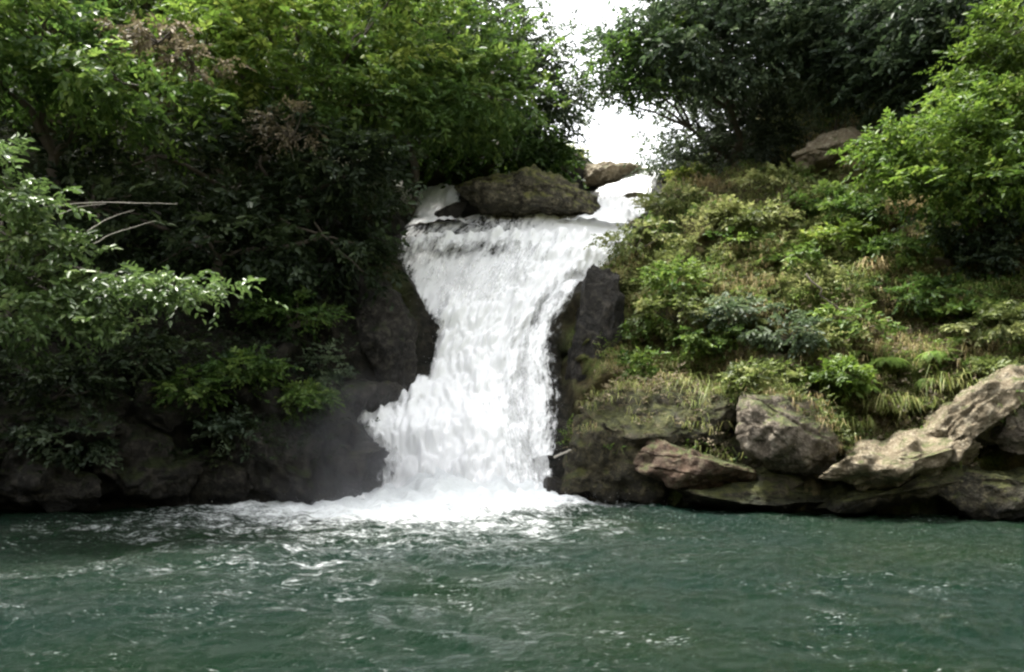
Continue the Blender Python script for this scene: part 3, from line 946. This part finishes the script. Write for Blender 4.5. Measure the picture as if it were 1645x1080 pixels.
# --- plants on the left cliff
for lab, px, py, wp, hp, mt, tn in [
    ("red tinged leafy bush low on the left bank over the dark boulders", 330, 620, 150, 50, LF_MID, .5),
    ("dark green bush on the left cliff right of the long light branch", 470, 500, 160, 70, LF_MID, .35),
    ("small green bush on the left cliff near the dark rock wall", 400, 590, 120, 50, LF_MID, .45),
    ("drooping bush on the left cliff just below the end of the light branch", 450, 440, 130, 60, LF_MID, .3),
    ("low bush near the water mist on the lower left cliff", 480, 640, 110, 40, LF_MID, .6),
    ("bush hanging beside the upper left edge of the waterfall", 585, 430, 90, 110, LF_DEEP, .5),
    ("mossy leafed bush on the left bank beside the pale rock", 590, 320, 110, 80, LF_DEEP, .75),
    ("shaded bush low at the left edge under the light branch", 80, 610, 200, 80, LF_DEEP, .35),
    ("trailing plant on the dark wall just left of the splashing ledge", 520, 580, 90, 90, LF_DARK, .6),
    ("creeping plant low on the dark wall below the light branch tip", 390, 690, 120, 60, LF_DARK, .6),
    ("mossy creeper on the dark wall low near the left photo edge", 130, 700, 170, 60, LF_DARK, .5),
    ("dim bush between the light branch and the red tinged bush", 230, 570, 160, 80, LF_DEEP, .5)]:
    shrub("leafy_bush", lab, px, py, wp, hp, mt, n_clump=30, tint=tn, leaf=.12)
shrub("leafy_bush", "few reddish orange leaves beside the low bush on the left bank", 285, 637, 60, 22, LF_BROWN, n_clump=6, per=4, leaf=.1)

# --- trees of the right hillside
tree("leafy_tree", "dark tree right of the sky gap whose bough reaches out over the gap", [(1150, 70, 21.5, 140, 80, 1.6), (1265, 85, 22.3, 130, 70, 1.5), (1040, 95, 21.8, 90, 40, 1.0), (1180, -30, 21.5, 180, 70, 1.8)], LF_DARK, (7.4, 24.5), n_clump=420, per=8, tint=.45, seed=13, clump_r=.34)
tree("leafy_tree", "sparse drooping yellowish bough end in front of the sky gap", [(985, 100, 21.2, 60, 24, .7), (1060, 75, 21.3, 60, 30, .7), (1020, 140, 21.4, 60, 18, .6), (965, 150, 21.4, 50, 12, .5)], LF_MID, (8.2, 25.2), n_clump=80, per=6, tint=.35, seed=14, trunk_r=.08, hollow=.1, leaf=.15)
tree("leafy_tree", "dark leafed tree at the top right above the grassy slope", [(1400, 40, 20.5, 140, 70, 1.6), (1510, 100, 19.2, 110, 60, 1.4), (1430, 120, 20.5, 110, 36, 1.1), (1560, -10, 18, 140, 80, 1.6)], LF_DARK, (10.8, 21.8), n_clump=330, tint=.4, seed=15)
tree("leafy_tree", "grey dark bushy tree standing beside the head of the right cascade", [(1125, 210, 25, 80, 60, 1.3), (1190, 190, 24.2, 90, 60, 1.3), (1095, 255, 24.6, 48, 32, .9), (1190, 240, 23.6, 80, 28, .9)], LF_GREY, (7.4, 26.5), n_clump=260, tint=.3, seed=16, leaf=.15)
tree("leafy_tree", "big dark tree on the right ridge behind the one with the long bough", [(1180, 60, 27, 120, 110, 1.8), (1320, 60, 26, 130, 110, 1.8), (1290, -20, 26, 180, 80, 2), (1440, 10, 24, 120, 90, 1.8)], LF_DARK, (10.5, 29.5), n_clump=330, tint=.5, seed=41, leaf=.2)
tree("leafy_tree", "brownish twiggy thicket under the dark trees on the upper right hillside", [(1330, 150, 22.6, 100, 36, .8), (1430, 190, 21.4, 70, 30, .7)], LF_GREY, (8.9, 22.3), n_clump=50, tint=.6, seed=17, trunk_r=.07, leaf=.13)
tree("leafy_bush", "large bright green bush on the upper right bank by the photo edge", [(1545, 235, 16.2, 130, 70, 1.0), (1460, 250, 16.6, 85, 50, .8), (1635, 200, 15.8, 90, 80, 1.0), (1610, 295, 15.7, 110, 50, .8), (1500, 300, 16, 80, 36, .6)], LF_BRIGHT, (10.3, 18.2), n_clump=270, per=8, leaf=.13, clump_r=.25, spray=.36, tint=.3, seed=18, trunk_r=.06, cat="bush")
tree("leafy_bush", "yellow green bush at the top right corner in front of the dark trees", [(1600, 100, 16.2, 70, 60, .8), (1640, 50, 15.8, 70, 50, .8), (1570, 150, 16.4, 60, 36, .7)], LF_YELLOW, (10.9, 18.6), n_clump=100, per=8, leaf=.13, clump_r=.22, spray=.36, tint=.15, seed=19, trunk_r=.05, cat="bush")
shrub("sapling", "small yellow green sapling on the crest right of the cascade", 1185, 248, 50, 34, LF_YELLOW, n_clump=8, per=5, tint=.5, cat="sapling")
shrub("dark_bush", "dark shaded bush under the large bright bush at the right edge", 1570, 365, 210, 90, LF_DARK, n_clump=60, tint=.25)

# --- shrubs of the right slope, dark leaved ones added to put shadow bands into the colour
RS = [("pale leafed shrub on the right bank crest nearest the cascade", 1075, 330, 130, 50, LF_SLOPE, .5),
      ("yellow green shrub on the right crest left of the sapling", 1120, 285, 120, 40, LF_YELLOW, .5),
      ("light green shrub on the crest below the grey dark tree", 1240, 290, 130, 44, LF_SLOPE, .55),
      ("yellowish shrub below the tan ledge high on the right slope", 1330, 262, 150, 40, LF_YELLOW, .4),
      ("green shrub hanging at the upper right edge of the waterfall", 1020, 385, 100, 60, LF_SLOPE, .5),
      ("light shrub in the centre of the upper right slope", 1210, 345, 140, 40, LF_SLOPE, .6),
      ("green shrub left of the weathered brown rock", 1330, 320, 130, 44, LF_MID, .7),
      ("flat topped dark green shrub in the middle of the right slope", 1190, 395, 150, 46, LF_MID, .55),
      ("pale sprayed shrub right of the dark wet rock wall", 1080, 450, 140, 50, LF_MID, .8),
      ("pale layered shrub on the middle of the right slope above the shadowed hollow", 1240, 465, 160, 46, LF_MID, .8),
      ("yellowish shrub beside the weathered brown rock on the right slope", 1345, 385, 110, 40, LF_YELLOW, .4),
      ("dark green shrub below the grey stone on the right slope", 1500, 470, 150, 50, LF_MID, .4),
      ("shrub with layered sprays over the shadowed hollow on the right slope", 1130, 540, 150, 50, LF_MID, .6),
      ("mossy leafed shrub against the dark wet rock wall", 1040, 505, 80, 80, LF_YELLOW, .1),
      ("dark shrub in the shadowed hollow mid right slope", 1270, 530, 150, 44, LF_DARK, .6),
      ("bright green shrub left of the fern bank on the right slope", 1330, 545, 130, 50, LF_SLOPE, .5),
      ("green leafed shrub at the right edge above the fern bank", 1600, 520, 130, 50, LF_SLOPE, .45),
      ("bushy green shrub below the orange brown rock by the right edge", 1540, 505, 120, 36, LF_MID, .6),
      ("leafy shrub above the brown mossy rock beside the falls", 1040, 590, 110, 50, LF_MID, .6),
      ("low green shrub over the upper end of the long tan slab", 1590, 600, 140, 36, LF_SLOPE, .4),
      ("olive shrub right of the pale small rock on the lower right bank", 1345, 600, 120, 44, LF_YELLOW, .2),
      ("layered green shrub above the grey dead stick on the right slope", 1290, 420, 130, 44, LF_MID, .65),
      ("broad leafy shrub just left of the weathered brown rock", 1370, 340, 110, 36, LF_MID, .6),
      ("pale green shrub between the wet rock wall and the shadowed hollow", 1085, 500, 130, 46, LF_SLOPE, .45),
      ("green shrub under the dead stick in the middle of the right slope", 1390, 510, 140, 46, LF_MID, .7),
      ("shrub with pale leaves above the rounded grey brown boulder", 1215, 610, 110, 40, LF_SLOPE, .4),
      ("dark layered shrub left of the shadowed hollow on the right slope", 1180, 500, 130, 46, LF_DARK, .7),
      ("green shrub under the left part of the bright bush by the photo edge", 1430, 400, 130, 46, LF_MID, .5),
      ("dusky shrub at the far right under the dark bush", 1590, 420, 140, 46, LF_DARK, .5)]
for lab, px, py, wp, hp, mt, tn in RS:
    shrub("slope_shrub", lab, px, py, wp, hp, mt, n_clump=26, per=8, leaf=.115, tint=tn, depth_r=.75, spray=.3, group="shrubs on the right slope")
for lab, px, py, nf, L in [("bright green fern in the middle of the fern bank on the lower right slope", 1500, 572, 20, .5), ("bright fern at the left end of the fern bank", 1425, 582, 18, .45),
                           ("bright fern at the right end of the fern bank", 1575, 580, 18, .45), ("fern hanging lowest in the fern bank above the long tan slab", 1490, 615, 18, .42),
                           ("topmost fern of the fern bank on the lower right slope", 1465, 545, 16, .42), ("fern in the upper right of the fern bank", 1545, 548, 16, .42),
                           ("fern at the photo edge right of the fern bank", 1622, 560, 16, .42), ("fern just left of the fern bank by the olive shrub", 1375, 570, 14, .38), ("small fern below the fern bank beside the tan slab", 1385, 625, 14, .36)]:
    fern(lab, px, py, nf, L, LF_FERN, "ferns on the lower right slope")
for lab, px, py, n, L, mt in [("long drooping pale grass tuft left of the rounded grey boulder", 1165, 650, 130, .75, LF_GRASS), ("drooping grass tuft above the brown mossy rock", 1110, 625, 90, .6, LF_GRASS),
                              ("grass tuft above the long tan slab", 1430, 660, 130, .55, LF_GRASS), ("straw coloured dry grass clump around the weathered rock high on the slope", 1450, 345, 190, .55, LF_STRAW),
                              ("dry straw grass clump on the right crest near the cascade", 1130, 305, 150, .5, LF_STRAW), ("dry grass clump on the mid slope below the weathered rock", 1400, 440, 140, .5, LF_STRAW),
                              ("green grass clump on the upper slope beside the cascade", 1090, 350, 150, .5, LF_GRASS), ("pale grass clump left of the bright bush on the upper slope", 1385, 270, 150, .5, LF_STRAW),
                              ("drooping grass tuft on top of the rounded grey brown boulder", 1235, 632, 80, .4, LF_GRASS), ("olive grass tuft hanging over the upper half of the tan slab", 1520, 625, 120, .45, LF_GRASS), ("short grass tuft on the brown mossy rock beside the falls", 1050, 625, 90, .4, LF_GRASS),
                              ("yellow grass tuft between the long slab and the rounded boulder", 1360, 690, 90, .4, LF_GRASS)]:
    tuft(lab, px, py, n, L, mt, spread=.22)
P, r_ = wiggle(at(1295, 440, 15.4), at(1350, 500, 15.1), 12, .12, .02, .012)
V, Q = tube_arrays([(P, r_)])
tag(mesh("dead_branch", V, Q, BARK, smooth=True, loc=P[0]), "grey dead stick lying among shrubs in the middle of the right slope", "branch")
P, r_ = wiggle(at(890, 735, 16.0), at(1005, 680, 15.6), 12, .08, .025, .012)
V, Q = tube_arrays([(P, r_)])
tag(mesh("dead_branch", V, Q, BARK_PALE, smooth=True, loc=P[0]), "thin dead stick leaning on the dark rock just right of the waterfall", "branch")


# --- uncountable ground plants
BANK_ROCKS = [o for o in COL.objects if o.type == 'MESH' and o.get("category") == "rock" and o.location.y < 19 and 'tan slab' not in o['label'] and 'cliff' not in o.name]
vs, fs, off = [P0], [TF.tolist()], len(P0)
for o in BANK_ROCKS:
    co = np.empty(len(o.data.vertices) * 3, np.float32)
    o.data.vertices.foreach_get("co", co)
    ix_ = np.empty(len(o.data.loops), np.int32)
    o.data.loops.foreach_get("vertex_index", ix_)
    vs.append(co.reshape(-1, 3) + np.array(o.location))
    fs.append((ix_.reshape(-1, 3) + off).tolist())
    off += len(o.data.vertices)
BVH_ALL = BVHTree.FromPolygons(np.concatenate(vs).tolist(), sum(fs, []))


def scatter(n, xr, wr, keep, slant=.75):
    """drop seeds along a slanting direction so that steep faces are covered too"""
    d = Vector((0, slant, -1)).normalized()
    u = np.array([0, 1, slant]) / math.hypot(1, slant)
    P, Nn, RK = [], [], []
    for a, b in zip(R.uniform(*xr, n), R.uniform(*wr, n)):
        o = Vector((a, 0, 0)) + Vector(u) * float(b) - d * 60
        h = BVH_ALL.ray_cast(o, d)
        if h[0] is not None and keep(h[0].x, h[0].y, h[0].z):
            if h[2] >= len(TF) and (h[1].z < (.1 if h[0].x > 0 else -.2) or vnoise(np.array([h[0][:]]) * 1.6, 55)[0] < (-.15 if h[0].x > 0 else -.25)):
                continue
            P.append(h[0][:])
            Nn.append(h[1][:])
    return np.array(P), np.array(Nn)


def right_ok(x, y, z):
    _, d, s = height(np.array([x]), np.array([y]))
    return d[0] > (1.3 if 17.3 < y < 19.4 else .6 if y > 20 else .3) and z > .9 and s[0] > -.8 and y < 27


def left_ok(x, y, z):
    _, d, s = height(np.array([x]), np.array([y]))
    return d[0] > .35 and z > .9 and y < 27


def cover(name, pts, nrm, per, mat, leaf, spray, tint, droop=.25, nleaf=6, wid=.5):
    st = np.repeat(pts, per, 0) + R.normal(0, .12, (len(pts) * per, 3))
    nn = np.repeat(nrm, per, 0)
    az = R.uniform(0, 2 * math.pi, len(st))
    d = nn * .7 + np.stack([np.cos(az), np.sin(az), 0 * az], 1) * .8 + np.array([0, -.2, .15])
    tn = np.clip(tint + .35 * fbm(st * .9, 2, 61) + R.normal(0, .1, len(st)), 0, 1)
    V, Q, T = spray_leaves(st, d, spray, nleaf, leaf, wid, tn, droop)
    return tag(mesh(name, V, Q, mat, attrs={"tint": T}), kind="stuff")


P, Nn = scatter(17000, (1.3, 13.5), (11.2, 30), right_ok)
cl = fbm(P * .55, 3, 77)
a = cl > .05
b = (cl <= .05) & (cl > -.35)
cover("ground_cover_leaves", P[a], Nn[a], 4, LF_SLOPE, .075, .22, .5)
cover("ground_cover_leaves", P[b], Nn[b], 4, LF_MID, .075, .22, .7)
c = cl < -.12
cover("leaf_litter", P[c], Nn[c], 2, LF_BROWN, .07, .2, .45)
g = P[(R.random(len(P)) < .45) & (cl < .2)]
V, Q, T = blades(g, 6, .3, .12, .006, 1.0, (0, -1, .1))
tag(mesh("grass", V, Q, LF_GRASS, attrs={"tint": T}), kind="stuff")
g = P[(fbm(P * .7, 2, 88) > .22)]
V, Q, T = blades(g, 6, .26, .14, .006, 1.1, (0, -1, 0))
tag(mesh("dry_grass", V, Q, LF_STRAW, attrs={"tint": T}), kind="stuff")
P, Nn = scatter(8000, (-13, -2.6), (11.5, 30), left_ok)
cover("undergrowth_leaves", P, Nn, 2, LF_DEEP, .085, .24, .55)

# mist thrown up where the fall meets the pool
bm = bmesh.new()
bmesh.ops.create_icosphere(bm, subdivisions=3, radius=1.0)
me = bpy.data.meshes.new("mist")
bm.to_mesh(me)
bm.free()
mist = bpy.data.objects.new("mist", me)
COL.objects.link(mist)
mist.location = (-2.4, 16.0, .5)
mist.scale = (3.8, 1.2, 2.6)
tag(mist, kind="stuff")
m, N, Lk, Pp, O = new_mat("mist_volume")
N.remove(Pp)
pv = N.new("ShaderNodeVolumePrincipled")
pv.inputs["Color"].default_value = (.95, .96, 1, 1)
tc = N.new("ShaderNodeTexCoord")
ln = N.new("ShaderNodeVectorMath")
ln.operation = 'LENGTH'
Lk.new(tc.outputs["Object"], ln.inputs[0])
fall = maprange(N, Lk, ln.outputs["Value"], .1, 1.0, 1.0, 0.0)
nn0 = noise_node(N, Lk, tc.outputs["Object"], 2.6, 4)
nn = N.new("ShaderNodeMapRange")
Lk.new(nn0.outputs[0], nn.inputs[0])
nn.inputs[1].default_value = .36
nn.inputs[2].default_value = .66
Lk.new(math_node(N, Lk, 'MULTIPLY', math_node(N, Lk, 'MULTIPLY', fall, nn.outputs[0]), .45), pv.inputs["Density"])
Lk.new(pv.outputs[0], O.inputs["Volume"])
me.materials.append(m)

# the setting and the uncountable growth are described too
for o in list(COL.objects):
    if o.parent is None and o.get("kind") in ("structure", "stuff") and not o.get("label"):
        n = o.name.split(".")[0]
        lab, cat = {"terrain": ("steep earth and rock sides of the wooded gorge", "hillside"),
                    "water": ("deep green rippled pool with white foam below the waterfall", "pool"),
                    "ground_cover_leaves": ("low leafy green growth covering the right slope", "ground cover"),
                    "leaf_litter": ("brown dead leaves scattered over the right slope", "leaf litter"),
                    "grass": ("thin green grass growing over the right slope", "grass"),
                    "dry_grass": ("straw coloured dry grass on the right slope", "dry grass"),
                    "undergrowth_leaves": ("dark leafy undergrowth on the shaded left bank", "undergrowth"),
                    "mist": ("faint grey mist drifting left of the waterfall's foot", "mist")}.get(n, (None, None))
        tag(o, lab, cat)
